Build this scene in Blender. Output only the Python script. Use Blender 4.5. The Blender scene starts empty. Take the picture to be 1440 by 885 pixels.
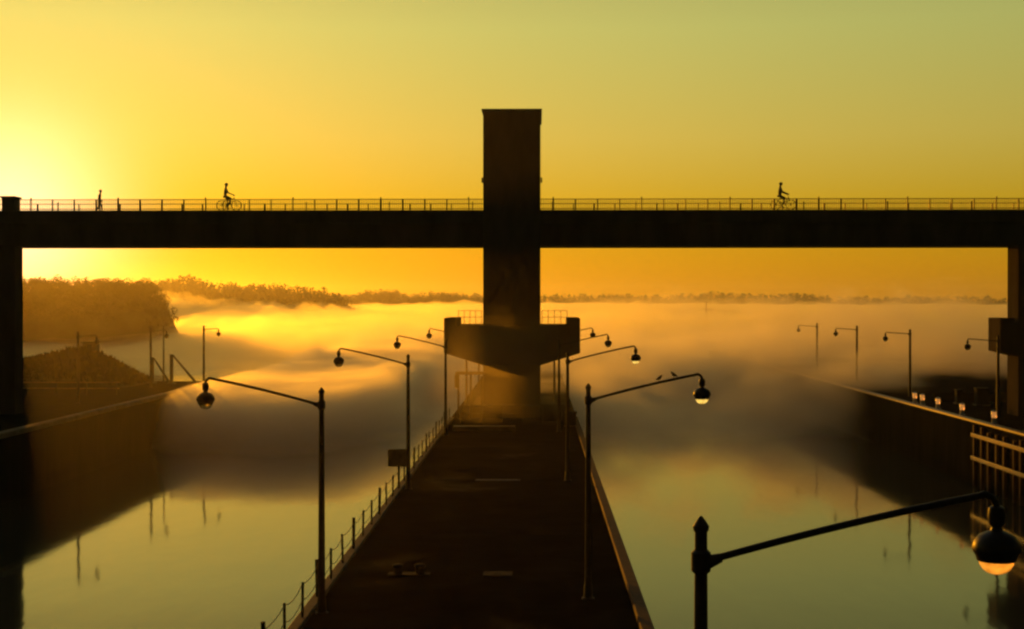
import bpy, bmesh, math, random
from mathutils import Vector, Matrix, noise

R = math.radians
sc = bpy.context.scene
COL = sc.collection
rnd = random.Random(7)

# ------------------------------------------------------------------ camera
F = 2000.0                      # focal length in photograph pixels (1440 wide)
CAM_Z = 12.0                    # above the water
QUAY = 4.2                      # quay and guide wall top above the water
cam_d = bpy.data.cameras.new('camera')
cam = bpy.data.objects.new('camera', cam_d)
COL.objects.link(cam)
sc.camera = cam
cam_d.lens = 50.0
cam_d.sensor_width = 36.0
cam_d.clip_start = 0.5
cam_d.clip_end = 40000.0
cam.location = (0, 0, CAM_Z)
YAW = R(1.0)
cam.rotation_euler = (R(90 - 0.415), 0, YAW)


def at(px, py, Y):
    """world point on the plane y=Y seen at a pixel of the photograph"""
    a = math.atan((px - 720) / F) - YAW
    x = math.tan(a) * Y
    return Vector((x, Y, CAM_Z + (428 - py) / F * Y))


# ------------------------------------------------------------------ materials
def mat_basic(name, col, rough=0.7, metal=0.0, var=0.35, scale=3.0, bump=0.15, stretch=(1, 1, 1), spec=0.4):
    m = bpy.data.materials.new(name)
    m.use_nodes = True
    nt = m.node_tree
    b = nt.nodes['Principled BSDF']
    b.inputs['Roughness'].default_value = rough
    b.inputs['Metallic'].default_value = metal
    b.inputs['Specular IOR Level'].default_value = spec
    tc = nt.nodes.new('ShaderNodeTexCoord')
    mp = nt.nodes.new('ShaderNodeMapping')
    mp.inputs['Scale'].default_value = stretch
    n = nt.nodes.new('ShaderNodeTexNoise')
    n.inputs['Scale'].default_value = scale
    n.inputs['Detail'].default_value = 6
    n.inputs['Roughness'].default_value = 0.65
    rp = nt.nodes.new('ShaderNodeValToRGB')
    rp.color_ramp.elements[0].position = 0.3
    rp.color_ramp.elements[1].position = 0.72
    rp.color_ramp.elements[0].color = tuple(c * (1 - var) for c in col) + (1,)
    rp.color_ramp.elements[1].color = tuple(min(1, c * (1 + var)) for c in col) + (1,)
    nt.links.new(tc.outputs['Object'], mp.inputs['Vector'])
    nt.links.new(mp.outputs['Vector'], n.inputs['Vector'])
    nt.links.new(n.outputs['Fac'], rp.inputs['Fac'])
    nt.links.new(rp.outputs['Color'], b.inputs['Base Color'])
    if bump:
        bp = nt.nodes.new('ShaderNodeBump')
        bp.inputs['Strength'].default_value = bump
        bp.inputs['Distance'].default_value = 0.02
        nt.links.new(n.outputs['Fac'], bp.inputs['Height'])
        nt.links.new(bp.outputs['Normal'], b.inputs['Normal'])
    return m


M = {}
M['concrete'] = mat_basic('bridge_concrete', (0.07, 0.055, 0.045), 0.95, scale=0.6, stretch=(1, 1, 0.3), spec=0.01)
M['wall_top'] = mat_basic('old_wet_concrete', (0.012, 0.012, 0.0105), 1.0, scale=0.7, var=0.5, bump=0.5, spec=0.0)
def blotch(m):
    t = m.node_tree
    b = t.nodes['Principled BSDF']
    tcb = t.nodes.new('ShaderNodeTexCoord')
    nb = t.nodes.new('ShaderNodeTexNoise')
    nb.inputs['Scale'].default_value = 0.16
    nb.inputs['Detail'].default_value = 5
    nb.inputs['Roughness'].default_value = 0.7
    nb.inputs['Distortion'].default_value = 0.8
    rb = t.nodes.new('ShaderNodeMapRange')
    rb.inputs['From Min'].default_value = 0.55
    rb.inputs['From Max'].default_value = 0.68
    t.links.new(tcb.outputs['Object'], nb.inputs['Vector'])
    t.links.new(nb.outputs['Fac'], rb.inputs['Value'])
    for sock, lo_, hi_ in (('Roughness', 1.0, 0.6), ('Specular IOR Level', 0.0, 0.008)):
        q = t.nodes.new('ShaderNodeMapRange')
        q.inputs['To Min'].default_value = lo_
        q.inputs['To Max'].default_value = hi_
        t.links.new(rb.outputs[0], q.inputs['Value'])
        t.links.new(q.outputs[0], b.inputs[sock])
    old = b.inputs['Base Color'].links[0].from_socket
    mx = t.nodes.new('ShaderNodeMixRGB')
    mx.blend_type = 'MULTIPLY'
    mx.inputs['Color2'].default_value = (0.4, 0.4, 0.42, 1)
    t.links.new(rb.outputs[0], mx.inputs['Fac'])
    t.links.new(old, mx.inputs['Color1'])
    t.links.new(mx.outputs[0], b.inputs['Base Color'])


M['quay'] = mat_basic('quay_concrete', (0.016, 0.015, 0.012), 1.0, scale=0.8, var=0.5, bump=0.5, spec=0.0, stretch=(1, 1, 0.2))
blotch(M['wall_top'])
M['kerb'] = mat_basic('kerb_concrete', (0.12, 0.10, 0.08), 0.8, scale=2.0)
M['coping'] = mat_basic('pale_coping', (0.30, 0.20, 0.12), 0.5, scale=1.5, var=0.35, spec=0.5)
M['dry_coping'] = mat_basic('dry_coping', (0.34, 0.27, 0.19), 0.9, scale=1.2, var=0.3, spec=0.1)
M['steel'] = mat_basic('dark_galvanised_steel', (0.055, 0.05, 0.045), 0.55, 0.35, scale=8.0, bump=0.05)
M['rail'] = mat_basic('painted_rail_steel', (0.09, 0.075, 0.05), 0.5, 0.3, scale=8.0, bump=0.05)
M['hood'] = mat_basic('lamp_hood_metal', (0.04, 0.038, 0.035), 0.45, 0.4, scale=10.0, bump=0.05)
M['timber'] = mat_basic('tarred_fender_timber', (0.10, 0.03, 0.014), 0.8, scale=2.0, stretch=(3, 3, 0.4), var=0.5)
M['waling'] = mat_basic('wet_waling_timber', (0.16, 0.05, 0.022), 0.3, scale=1.3, var=0.5, spec=0.6)
M['rubber'] = mat_basic('tyre_rubber', (0.02, 0.02, 0.02), 0.8)
M['white'] = mat_basic('white_bollard_paint', (0.8, 0.76, 0.66), 0.25, var=0.1, scale=6)
M['cabinet'] = mat_basic('dark_cabinet_paint', (0.025, 0.028, 0.028), 0.85, scale=5, spec=0.08)
M['sign'] = mat_basic('sign_board_back', (0.24, 0.19, 0.11), 0.7, scale=5)
M['bark'] = mat_basic('bark', (0.06, 0.045, 0.03), 0.9, scale=3)
M['leaf'] = mat_basic('foliage', (0.04, 0.042, 0.016), 0.95, var=0.5, scale=0.2, bump=0, spec=0.02)
M['soil'] = mat_basic('grassy_earth', (0.06, 0.06, 0.03), 0.95, var=0.4, scale=0.15, bump=0.3)
M['cloth_dark'] = mat_basic('dark_clothing', (0.03, 0.03, 0.04), 0.9, scale=12)
M['skin'] = mat_basic('rider_skin_and_clothes', (0.05, 0.04, 0.04), 0.8, scale=6)
M['feather'] = mat_basic('dark_feathers', (0.03, 0.03, 0.03), 0.8, scale=20)
M['buoy'] = mat_basic('buoy_paint', (0.15, 0.05, 0.03), 0.5, scale=3)


def lens_mat(name, col, emit):
    m = bpy.data.materials.new(name)
    m.use_nodes = True
    nt = m.node_tree
    b = nt.nodes['Principled BSDF']
    b.inputs['Base Color'].default_value = (*col, 1)
    b.inputs['Roughness'].default_value = 0.25
    b.inputs['Transmission Weight'].default_value = 0.55
    b.inputs['IOR'].default_value = 1.3
    if emit:
        tc = nt.nodes.new('ShaderNodeTexCoord')
        w = nt.nodes.new('ShaderNodeTexNoise')
        w.inputs['Scale'].default_value = 7
        w.inputs['Detail'].default_value = 3
        mp = nt.nodes.new('ShaderNodeMapRange')
        mp.inputs['From Min'].default_value = 0.35
        mp.inputs['From Max'].default_value = 0.65
        mp.inputs['To Min'].default_value = emit * 0.25
        mp.inputs['To Max'].default_value = emit * 1.25
        nt.links.new(tc.outputs['Object'], w.inputs['Vector'])
        nt.links.new(w.outputs['Fac'], mp.inputs['Value'])
        nt.links.new(mp.outputs['Result'], b.inputs['Emission Strength'])
        b.inputs['Emission Color'].default_value = (*col, 1)
    return m


M['lens_lit'] = lens_mat('lamp_lens_glowing', (1.0, 0.40, 0.04), 0.6)
M['lens_pale'] = lens_mat('lamp_lens_pale_glow', (1.0, 0.68, 0.16), 0.75)
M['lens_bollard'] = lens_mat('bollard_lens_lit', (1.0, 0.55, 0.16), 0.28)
M['lens'] = lens_mat('lamp_lens_unlit', (0.35, 0.27, 0.16), 0.0)


# ------------------------------------------------------------------ mesh helper
class MB:
    def __init__(s):
        s.v, s.f = [], []

    def add(s, vs, fs):
        o = len(s.v)
        s.v += [tuple(v) for v in vs]
        s.f += [tuple(i + o for i in f) for f in fs]
        return s

    def box(s, x0, x1, y0, y1, z0, z1):
        vs = [(x0, y0, z0), (x1, y0, z0), (x1, y1, z0), (x0, y1, z0), (x0, y0, z1), (x1, y0, z1), (x1, y1, z1), (x0, y1, z1)]
        return s.add(vs, [(3, 2, 1, 0), (4, 5, 6, 7), (0, 1, 5, 4), (1, 2, 6, 5), (2, 3, 7, 6), (3, 0, 4, 7)])

    def prism(s, prof, y0, y1):
        """profile of (x,z) points extruded along y"""
        n = len(prof)
        vs = [(x, y0, z) for x, z in prof] + [(x, y1, z) for x, z in prof]
        fs = [tuple(range(n)), tuple(range(2 * n - 1, n - 1, -1))]
        fs += [((i + 1) % n, i, n + i, n + (i + 1) % n) for i in range(n)]
        return s.add(vs, fs)

    def tube(s, pts, rad, n=10, cap=True):
        pts = [Vector(p) for p in pts]
        if not hasattr(rad, '__len__'):
            rad = [rad] * len(pts)
        o = len(s.v)
        t0 = (pts[1] - pts[0]).normalized()
        ref = Vector((0, 0, 1)) if abs(t0.z) < 0.9 else Vector((1, 0, 0))
        for i, p in enumerate(pts):
            t = (pts[min(i + 1, len(pts) - 1)] - pts[max(i - 1, 0)]).normalized()
            a = t.cross(ref).normalized()
            b = t.cross(a).normalized()
            for k in range(n):
                w = 2 * math.pi * k / n
                s.v.append(tuple(p + (a * math.cos(w) + b * math.sin(w)) * rad[i]))
        for i in range(len(pts) - 1):
            for k in range(n):
                k2 = (k + 1) % n
                s.f.append((o + i * n + k, o + i * n + k2, o + (i + 1) * n + k2, o + (i + 1) * n + k))
        if cap:
            s.f.append(tuple(o + k for k in range(n - 1, -1, -1)))
            e = o + (len(pts) - 1) * n
            s.f.append(tuple(e + k for k in range(n)))
        return s

    def lathe(s, prof, n=20, c=(0, 0, 0)):
        """(radius, z) profile about a vertical axis at c"""
        o = len(s.v)
        for r, z in prof:
            for k in range(n):
                w = 2 * math.pi * k / n
                s.v.append((c[0] + r * math.cos(w), c[1] + r * math.sin(w), c[2] + z))
        for i in range(len(prof) - 1):
            for k in range(n):
                k2 = (k + 1) % n
                s.f.append((o + i * n + k, o + i * n + k2, o + (i + 1) * n + k2, o + (i + 1) * n + k))
        s.f.append(tuple(o + k for k in range(n - 1, -1, -1)))
        e = o + (len(prof) - 1) * n
        s.f.append(tuple(e + k for k in range(n)))
        return s

    def build(s, name, mat, parent=None, loc=(0, 0, 0), bevel=0.0, smooth=False):
        me = bpy.data.meshes.new(name)
        me.from_pydata(s.v, [], s.f)
        me.update()
        bm = bmesh.new()
        bm.from_mesh(me)
        bmesh.ops.recalc_face_normals(bm, faces=bm.faces)
        bm.to_mesh(me)
        bm.free()
        if smooth:
            for p in me.polygons:
                p.use_smooth = True
            try:
                me.set_sharp_from_angle(angle=R(40))
            except Exception:
                pass
        me.materials.append(mat)
        o = bpy.data.objects.new(name, me)
        o.location = loc
        COL.objects.link(o)
        if parent:
            o.parent = parent
        if bevel:
            b = o.modifiers.new('edge', 'BEVEL')
            b.width = bevel
            b.segments = 2
            b.limit_method = 'ANGLE'
        return o


def tag(o, label=None, cat=None, group=None, kind=None):
    if label:
        o['label'] = label
    if cat:
        o['category'] = cat
    if group:
        o['group'] = group
    if kind:
        o['kind'] = kind
    return o


def thing(name, label, cat, loc=(0, 0, 0), rz=0.0, group=None):
    o = bpy.data.objects.new(name, None)
    o.empty_display_size = 0.3
    COL.objects.link(o)
    o.location = loc
    o.rotation_euler = (0, 0, rz)
    return tag(o, label, cat, group)


def copy_tree(o, parent=None):
    c = o.copy()
    COL.objects.link(c)
    if parent:
        c.parent = parent
    for ch in list(o.children):
        copy_tree(ch, c)
    return c


# ------------------------------------------------------------------ sky and sun
SUN_AZ = 20.6       # degrees to the left of the guide wall's axis
SUN_EL = 2.9
sun_dir = Vector((-math.sin(R(SUN_AZ)) * math.cos(R(SUN_EL)), math.cos(R(SUN_AZ)) * math.cos(R(SUN_EL)), math.sin(R(SUN_EL))))

w = bpy.data.worlds.new('World')
sc.world = w
w.use_nodes = True
nt = w.node_tree
bg = nt.nodes['Background']
sky = nt.nodes.new('ShaderNodeTexSky')
sky.sky_type = 'NISHITA'
sky.sun_disc = False
sky.sun_elevation = R(SUN_EL)
sky.sun_rotation = R(-SUN_AZ)
sky.air_density = 1.0
sky.dust_density = 1.0
sky.ozone_density = 1.0


def N(kind, **kw):
    n = nt.nodes.new(kind)
    for k, v in kw.items():
        setattr(n, k, v)
    return n


def vmul(a, b):
    n = N('ShaderNodeVectorMath', operation='MULTIPLY')
    for i, q in enumerate((a, b)):
        if isinstance(q, tuple):
            n.inputs[i].default_value = q
        else:
            nt.links.new(q, n.inputs[i])
    return n.outputs[0]


def ramp(src, lo, hi, stops, interp='EASE'):
    mr = N('ShaderNodeMapRange')
    mr.inputs['From Min'].default_value = lo
    mr.inputs['From Max'].default_value = hi
    nt.links.new(src, mr.inputs['Value'])
    rp = N('ShaderNodeValToRGB')
    cr = rp.color_ramp
    cr.interpolation = interp
    while len(cr.elements) < len(stops):
        cr.elements.new(0.5)
    for e, (p, c) in zip(cr.elements, stops):
        e.position = (p - lo) / (hi - lo)
        e.color = (*c, 1)
    nt.links.new(mr.outputs[0], rp.inputs['Fac'])
    return rp.outputs['Color']


tc = N('ShaderNodeTexCoord')
sep = N('ShaderNodeSeparateXYZ')
nt.links.new(tc.outputs['Generated'], sep.inputs[0])
dot = N('ShaderNodeVectorMath', operation='DOT_PRODUCT')
nt.links.new(tc.outputs['Generated'], dot.inputs[0])
dot.inputs[1].default_value = sun_dir
base = vmul(sky.outputs[0], (0.1, 0.1, 0.1))
gm = N('ShaderNodeGamma')
gm.inputs['Gamma'].default_value = 0.37
nt.links.new(base, gm.inputs['Color'])
# dust low over the river turns the sky amber towards the horizon
amber = ramp(sep.outputs['Z'], 0.0, 0.5, [
    (0.0, (0.68, 0.34, 0.006)), (0.03, (0.70, 0.39, 0.007)), (0.07, (0.72, 0.48, 0.028)),
    (0.115, (0.79, 0.62, 0.13)), (0.19, (0.755, 0.745, 0.225)), (0.33, (0.46, 0.44, 0.20)), (0.5, (0.36, 0.35, 0.31))], 'LINEAR')
col = vmul(gm.outputs[0], amber)
# the half of the sky away from the sunrise is still dim
fall = ramp(dot.outputs['Value'], -1.0, 1.0, [(-1.0, (0.05,) * 3), (0.1, (0.10,) * 3), (0.55, (0.45,) * 3), (0.74, (0.93,) * 3), (0.9, (1.0,) * 3), (1.0, (1.0,) * 3)], 'LINEAR')
col = vmul(col, fall)
# bright circumsolar aureole
aur = N('ShaderNodeMath', operation='POWER')
clampm = N('ShaderNodeMath', operation='MAXIMUM')
clampm.inputs[1].default_value = 0.0
nt.links.new(dot.outputs['Value'], clampm.inputs[0])
nt.links.new(clampm.outputs[0], aur.inputs[0])
aur.inputs[1].default_value = 520.0
aurc = N('ShaderNodeVectorMath', operation='SCALE')
aurc.inputs[0].default_value = (0.9, 0.76, 0.62)
nt.links.new(aur.outputs[0], aurc.inputs['Scale'])
addv = N('ShaderNodeVectorMath', operation='ADD')
nt.links.new(col, addv.inputs[0])
nt.links.new(aurc.outputs[0], addv.inputs[1])
fin = vmul(addv.outputs[0], (10.0, 10.0, 10.0))
nt.links.new(fin, bg.inputs['Color'])
bg.inputs['Strength'].default_value = 0.1

sun_d = bpy.data.lights.new('sun', 'SUN')
sun_d.energy = 2.2
sun_d.angle = R(0.5)
sun_d.color = (1.0, 0.36, 0.012)
sun = bpy.data.objects.new('sun', sun_d)
COL.objects.link(sun)
sun.rotation_euler = (-sun_dir).to_track_quat('-Z', 'Y').to_euler()
sun.location = (-60, 160, 60)

# ------------------------------------------------------------------ water
m = bpy.data.materials.new('river_water')
m.use_nodes = True
t = m.node_tree
b = t.nodes['Principled BSDF']
b.inputs['Base Color'].default_value = (0.07, 0.068, 0.04, 1)
b.inputs['Roughness'].default_value = 0.065
b.inputs['IOR'].default_value = 1.33
tcn = t.nodes.new('ShaderNodeTexCoord')
mpn = t.nodes.new('ShaderNodeMapping')
mpn.inputs['Scale'].default_value = (0.35, 0.12, 1)
n1 = t.nodes.new('ShaderNodeTexNoise')
n1.inputs['Scale'].default_value = 1.0
n1.inputs['Detail'].default_value = 4
bpn = t.nodes.new('ShaderNodeBump')
bpn.inputs['Strength'].default_value = 0.16
bpn.inputs['Distance'].default_value = 0.1
t.links.new(tcn.outputs['Object'], mpn.inputs['Vector'])
t.links.new(mpn.outputs['Vector'], n1.inputs['Vector'])
t.links.new(n1.outputs['Fac'], bpn.inputs['Height'])
t.links.new(bpn.outputs['Normal'], b.inputs['Normal'])
M['water'] = m
wm = MB()
wm.add([(-25000, -2000, 0), (25000, -2000, 0), (25000, 30000, 0), (-25000, 30000, 0)], [(0, 1, 2, 3)])
tag(wm.build('water', m), 'calm river water in the two lock approaches', kind='structure')

# ------------------------------------------------------------------ guide wall and quays
XL, XR = -5.9, 2.75
gw = thing('guide_wall', 'long dark concrete guide wall running between the two channels to the bridge pier', 'lock wall', (0, 0, 0))
mb = MB()
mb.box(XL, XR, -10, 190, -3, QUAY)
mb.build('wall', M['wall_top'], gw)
mb = MB()
mb.box(XR - 0.28, XR + 0.04, -10, 97, QUAY - 0.25, QUAY + 0.14)
mb.build('kerb', M['timber'], gw, bevel=0.03)
mb = MB()
mb.box(XL - 0.04, XL + 0.25, -10, 97, QUAY - 0.25, QUAY + 0.10)
mb.build('kerb', M['kerb'], gw, bevel=0.03)
# joints across the top, as shallow raised sealing strips
for i in range(4):
    mb = MB()
    y = 33 + i * 15.0
    mb.box(XL + 0.26, XR - 0.29, y, y + 0.07, QUAY, QUAY + 0.004)
    mb.build('joint_strip', M['wall_top'], gw)

lq = MB()
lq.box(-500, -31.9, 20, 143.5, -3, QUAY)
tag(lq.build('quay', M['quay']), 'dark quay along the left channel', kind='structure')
rq = MB()
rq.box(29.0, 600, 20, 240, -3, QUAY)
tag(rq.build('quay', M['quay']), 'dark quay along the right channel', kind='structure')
cp = MB()
cp.box(-32.5, -31.86, 20, 143.6, QUAY - 0.22, QUAY + 0.1)
tag(cp.build('coping_stone', M['dry_coping'], bevel=0.03), 'pale coping strip edging the quay of the left channel', 'coping')
cp = MB()
cp.box(28.95, 29.5, 20, 240, QUAY - 0.06, QUAY + 0.1)
tag(cp.build('coping_stone', M['coping'], bevel=0.03), 'pale sunlit coping strip edging the quay of the right channel', 'coping')

# timber fender on the face of the right quay
fd = thing('timber_fender', 'reddish timber fender of piles and walings on the right quay face', 'fender', (29.0, 84, 0))
for z in (3.4, 1.9):
    mb = MB()
    mb.box(-0.42, -0.22, -14, 10.2, z - 0.13, z + 0.13)
    mb.build('waling', M['waling'], fd, bevel=0.03)
for i in range(17):
    mb = MB()
    y = -14 + i * 1.5 + rnd.uniform(-.25, .25)
    mb.box(-0.22, 0.0, y, y + rnd.uniform(.26, .36), -2, 3.7 + rnd.uniform(0, .35))
    mb.build('fender_pile', M['timber'], fd, bevel=0.02)

# ------------------------------------------------------------------ bridge
BY = 100.0
br = thing('bridge', 'tall dark concrete bridge with a central pylon crossing both channels', 'bridge', (0, BY, 0))
ZT, ZB = 18.5, 16.15
X0, X1 = at(680, 0, BY).x, at(760, 0, BY).x
LP = at(21, 0, BY).x
RP = at(1430, 0, BY).x


def deck_prof():
    # (y, z) section of the box girder
    return [(0, ZT), (0, ZT - 0.75), (0.35, ZT - 0.85), (0.55, ZB), (5.4, ZB), (5.65, ZT - 0.85), (6, ZT - 0.75), (6, ZT)]


for a, c in ((-62, X0 + 0.02), (X1 - 0.02, 62)):
    mb = MB()
    pr = deck_prof()
    n = len(pr)
    vs = [(a, y, z) for y, z in pr] + [(c, y, z) for y, z in pr]
    fs = [tuple(range(n)), tuple(range(2 * n - 1, n - 1, -1))] + [((i + 1) % n, i, n + i, n + (i + 1) % n) for i in range(n)]
    mb.add(vs, fs)
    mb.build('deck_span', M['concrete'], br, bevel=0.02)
    mb = MB()
    mb.box(a, c, 0.35, 5.65, ZT + 0.003, ZT + 0.15)
    mb.build('roadway', M['wall_top'], br)
    mb = MB()
    mb.box(a, c, -0.06, 0.02, ZT - 0.30, ZT + 0.06)
    mb.build('fascia', M['concrete'], br)

py = MB()
py.box(X0, X1, -0.9, 6.6, QUAY, 25.45)
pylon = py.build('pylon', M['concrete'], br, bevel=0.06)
mb = MB()
mb.box(X0 - 0.1, X1 + 0.1, -1.0, 6.7, 25.45, 25.6)
mb.build('cap', M['concrete'], pylon, bevel=0.02)
for x in (X0 - 0.12, X1 + 0.02):
    mb = MB()
    mb.box(x, x + 0.10, -0.6, -0.3, 20.5, 20.85)
    mb.build('bracket', M['steel'], pylon)
H0, H1 = at(626, 0, BY).x, at(815, 0, BY).x
hh = MB()
hh.prism([(H0, 11.05), (H0, 8.6), (X0, 7.75), (X1, 7.75), (H1, 8.6), (H1, 11.05), (H1 - 0.85, 11.05), (H1 - 0.85, 10.55), (H0 + 0.85, 10.55), (H0 + 0.85, 11.05)], -1.4, 5.5)
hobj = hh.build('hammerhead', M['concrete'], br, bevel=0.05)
# inspection railing on the hammerhead
for s0, s1 in ((H0 + 1.0, X0 - 0.1), (X1 + 0.1, H1 - 0.9)):
    mb = MB()
    for z in (11.55, 11.1):
        mb.tube([(s0, -1.2, z), (s1, -1.2, z)], 0.02, 6)
    k = 5
    for i in range(k):
        x = s0 + (s1 - s0) * i / (k - 1)
        mb.tube([(x, -1.2, 10.5), (x, -1.2, 11.58)], 0.022, 6)
    mb.build('inspection_rail', M['rail'], hobj)
pl = MB()
pl.box(X0 - 0.75, X1 + 0.9, -2.4, 7.5, QUAY - 0.01, QUAY + 0.85)
pl.build('plinth', M['concrete'], br, bevel=0.05)

# side piers
lpier = MB()
lpier.box(LP - 4.2, LP, 0.05, 1.6, -3, ZB - 0.01)
lp = lpier.build('side_pier', M['concrete'], br, bevel=0.05)
lb = MB()
lb.box(at(5, 0, BY).x, at(22, 0, BY).x, -0.35, 0.9, ZT + 0.07, 19.5)
lb.build('lamp_plinth', M['concrete'], br, bevel=0.02)
mb = MB()
mb.box(at(3, 0, BY).x, at(24, 0, BY).x, -0.45, 1.0, 19.5, 19.62)
mb.build('plinth_cap', M['concrete'], br)
rpier = MB()
rpier.box(RP, RP + 0.85, -0.3, 2.0, 4.2, ZB - 0.01)
rpier.box(RP + 0.85, RP + 3.4, 0.1, 1.8, 4.2, ZB - 0.01)
rpier.box(RP + 3.4, RP + 4.25, -0.3, 2.0, 4.2, ZB - 0.01)
rp_ = rpier.build('side_pier', M['concrete'], br)
mb = MB()
a = at(1403, 0, BY).x
mb.prism([(a, 11.05), (a, 8.7), (RP, 8.35), (RP + 4.25, 8.35), (RP + 5.5, 8.7), (RP + 5.5, 11.05), (RP + 5, 11.05), (RP + 5, 10.6), (a + 1.0, 10.6), (a + 1.0, 11.05)], -0.6, 2.1)
mb.build('hammerhead', M['concrete'], br, bevel=0.05)

# deck railings: rails, balusters and posts
for yy, tall in ((0.12, 19.42), (5.85, 19.5)):
    rl = MB()
    for a, c in ((-62, X0), (X1, 62)):
        rl.box(a, c, yy - 0.035, yy + 0.035, tall - 0.045, tall)
        rl.box(a, c, yy - 0.02, yy + 0.02, ZT + 0.2, ZT + 0.25)
    rail = rl.build('railing', M['rail'], br)
    if yy < 1:                   # the far side has open panels
        bl = MB()
        for a, c in ((-60, X0 - 0.05), (X1 + 0.05, 60)):
            k = int((c - a) / 0.13)
            for i in range(k):
                x = a + (c - a) * i / k
                bl.box(x, x + 0.036, yy - 0.012, yy + 0.012, ZT + 0.02, tall - 0.045)
        bl.build('baluster', M['rail'], rail)
    for side in (-1, 1):
        for i in range(24):
            x = (X0 - 1.05 - i * 1.55) if side < 0 else (X1 + 0.9 + i * 1.55)
            mb = MB()
            hh_ = 0.12 if i % 4 == 0 else 0.0
            mb.box(x - 0.04, x + 0.04, yy - 0.05, yy + 0.05, ZT + 0.01, tall + hh_)
            mb.build('railing_post', M['steel'], rail)


# ------------------------------------------------------------------ street lamps
def make_lamp(name, label, loc, side, arm_len, lens, group, height=5.71, rise=0.215, pole_r=(0.095, 0.062)):
    root = thing(name, label, 'lamp', loc, 0.0, group)
    mb = MB()
    mb.tube([(0, 0, 0), (0, 0, height * 0.5), (0, 0, height - 0.14)], [pole_r[0], (pole_r[0] + pole_r[1]) / 2, pole_r[1]], 14)
    mb.build('pole', M['steel'], root, smooth=True)
    mb = MB()
    mb.lathe([(0.17, 0), (0.17, 0.04), (0.12, 0.06), (0.11, 0.35), (0.096, 0.4)], 14)
    mb.build('base_collar', M['steel'], root, smooth=True)
    mb = MB()
    mb.lathe([(pole_r[1] + 0.012, height - 0.15), (pole_r[1] + 0.02, height - 0.10), (pole_r[1] * 0.75, height - 0.045), (0.012, height)], 14)
    mb.build('cap', M['steel'], root, smooth=True)
    za = height - 0.44
    mb = MB()
    mb.lathe([(pole_r[1] + 0.004, za - 0.13), (pole_r[1] + 0.035, za - 0.10), (pole_r[1] + 0.035, za + 0.08), (pole_r[1] + 0.004, za + 0.11)], 14)
    mb.tube([(side * 0.05, 0, za - 0.02), (side * 0.20, 0, za + 0.03)], [0.075, 0.045], 10)
    mb.build('clamp', M['steel'], root, smooth=True)
    top = za + arm_len * rise
    pts = []
    for i in range(13):
        u = i / 12
        pts.append((side * (0.14 + (arm_len - 0.32) * u), 0, za + 0.02 + (top - za) * (1.18 * u - 0.18 * u * u)))
    xe, ze = pts[-1][0], pts[-1][2]
    for k in range(1, 8):
        g = k / 7 * math.pi / 2
        pts.append((xe + side * 0.16 * math.sin(g), 0, ze + 0.02 - 0.14 * (1 - math.cos(g))))
    mb = MB()
    mb.tube(pts, [0.036] * len(pts), 10)
    arm = mb.build('arm', M['steel'], root, smooth=True)
    hx, hz = pts[-1][0], pts[-1][2]
    mb = MB()
    mb.lathe([(0.05, 0.02), (0.075, 0.0), (0.085, -0.07), (0.075, -0.16), (0.05, -0.19), (0.06, -0.22), (0.10, -0.235), (0.17, -0.27), (0.215, -0.33), (0.235, -0.40), (0.225, -0.43), (0.20, -0.47), (0.185, -0.52)][::-1], 22, (hx, 0, hz))
    lum = mb.build('luminaire', M['hood'], root, smooth=True)
    mb = MB()
    mb.lathe([(0.172, -0.515), (0.162, -0.555), (0.135, -0.60), (0.095, -0.632), (0.05, -0.648), (0.01, -0.65)][::-1], 22, (hx, 0, hz))
    mb.build('lens', lens, lum, smooth=True)
    return root


GL = 'street lamps in two rows along the guide wall'
XLL = -5.42
for i, (Y, lab, arm) in enumerate((
        (35.7, 'tall dark street lamp near the front of the guide wall, arm over the left channel', 2.95),
        (59.8, 'street lamp carrying a square board on its pole, arm over the left channel', 2.95),
        (84.4, 'street lamp just in front of the left end of the pier hammerhead', 2.9),
        (109.5, 'hazy street lamp behind the left wing of the pier hammerhead', 2.9),
        (133, 'farthest hazy street lamp of the left row, beyond the pier', 2.8))):
    make_lamp('street_lamp', lab, (XLL, Y, QUAY), -1, arm, M['lens'], GL)
for i, (Y, x, lab, lens) in enumerate((
        (14.05, 1.62, 'nearest large street lamp whose amber lens glows under its hood', 'lens_lit'),
        (37.6, 1.36, 'street lamp with two small birds perched on its arm and a pale glowing lens', 'lens_pale'),
        (62.8, 1.36, 'street lamp in front of the right wing of the pier hammerhead, faintly glowing lens', 'lens_pale'),
        (87.0, 1.36, 'small street lamp whose head shows just past the right end of the hammerhead', 'lens'),
        (111.0, 1.36, 'farthest small street lamp of the right row, head nearly touching the hammerhead', 'lens'))):
    make_lamp('street_lamp', lab, (x, Y, QUAY), 1, 2.92 if Y < 20 else 3.02, M[lens], GL)
GR = 'street lamps along the right quay'
for Y, lab in ((98, 'street lamp on the right quay beside the side pier of the bridge'),
               (121, 'clearest misty street lamp on the right quay, rising behind the lit bollards'),
               (141, 'misty street lamp on the right quay, second beyond the bollards'),
               (161, 'very faint street lamp on the right quay, deepest in the mist')):
    make_lamp('street_lamp', lab, (31.6, Y, QUAY), -1, 2.1, M['lens'], GR, rise=0.06, pole_r=(0.12, 0.09))
for Y, x, lab in ((141, -33.15, 'street lamp standing past the triangular frames at the end of the left quay'),
                  (132, -36.0, 'bare dark street lamp pole on the left quay before the triangular frames'),
                  (111, -36.0, 'street lamp on the left quay in the glare beside the mound')):
    make_lamp('street_lamp', lab, (x, Y if Y < 149 else 147.5, QUAY), 1, 1.5, M['lens'], 'street lamps along the left quay', rise=0.06, pole_r=(0.12, 0.09))
p = at(230, 460, 142)
mb = MB()
mb.tube([(0, 0, 0), (0, 0, p.z - QUAY)], [0.1, 0.06], 10)
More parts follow.
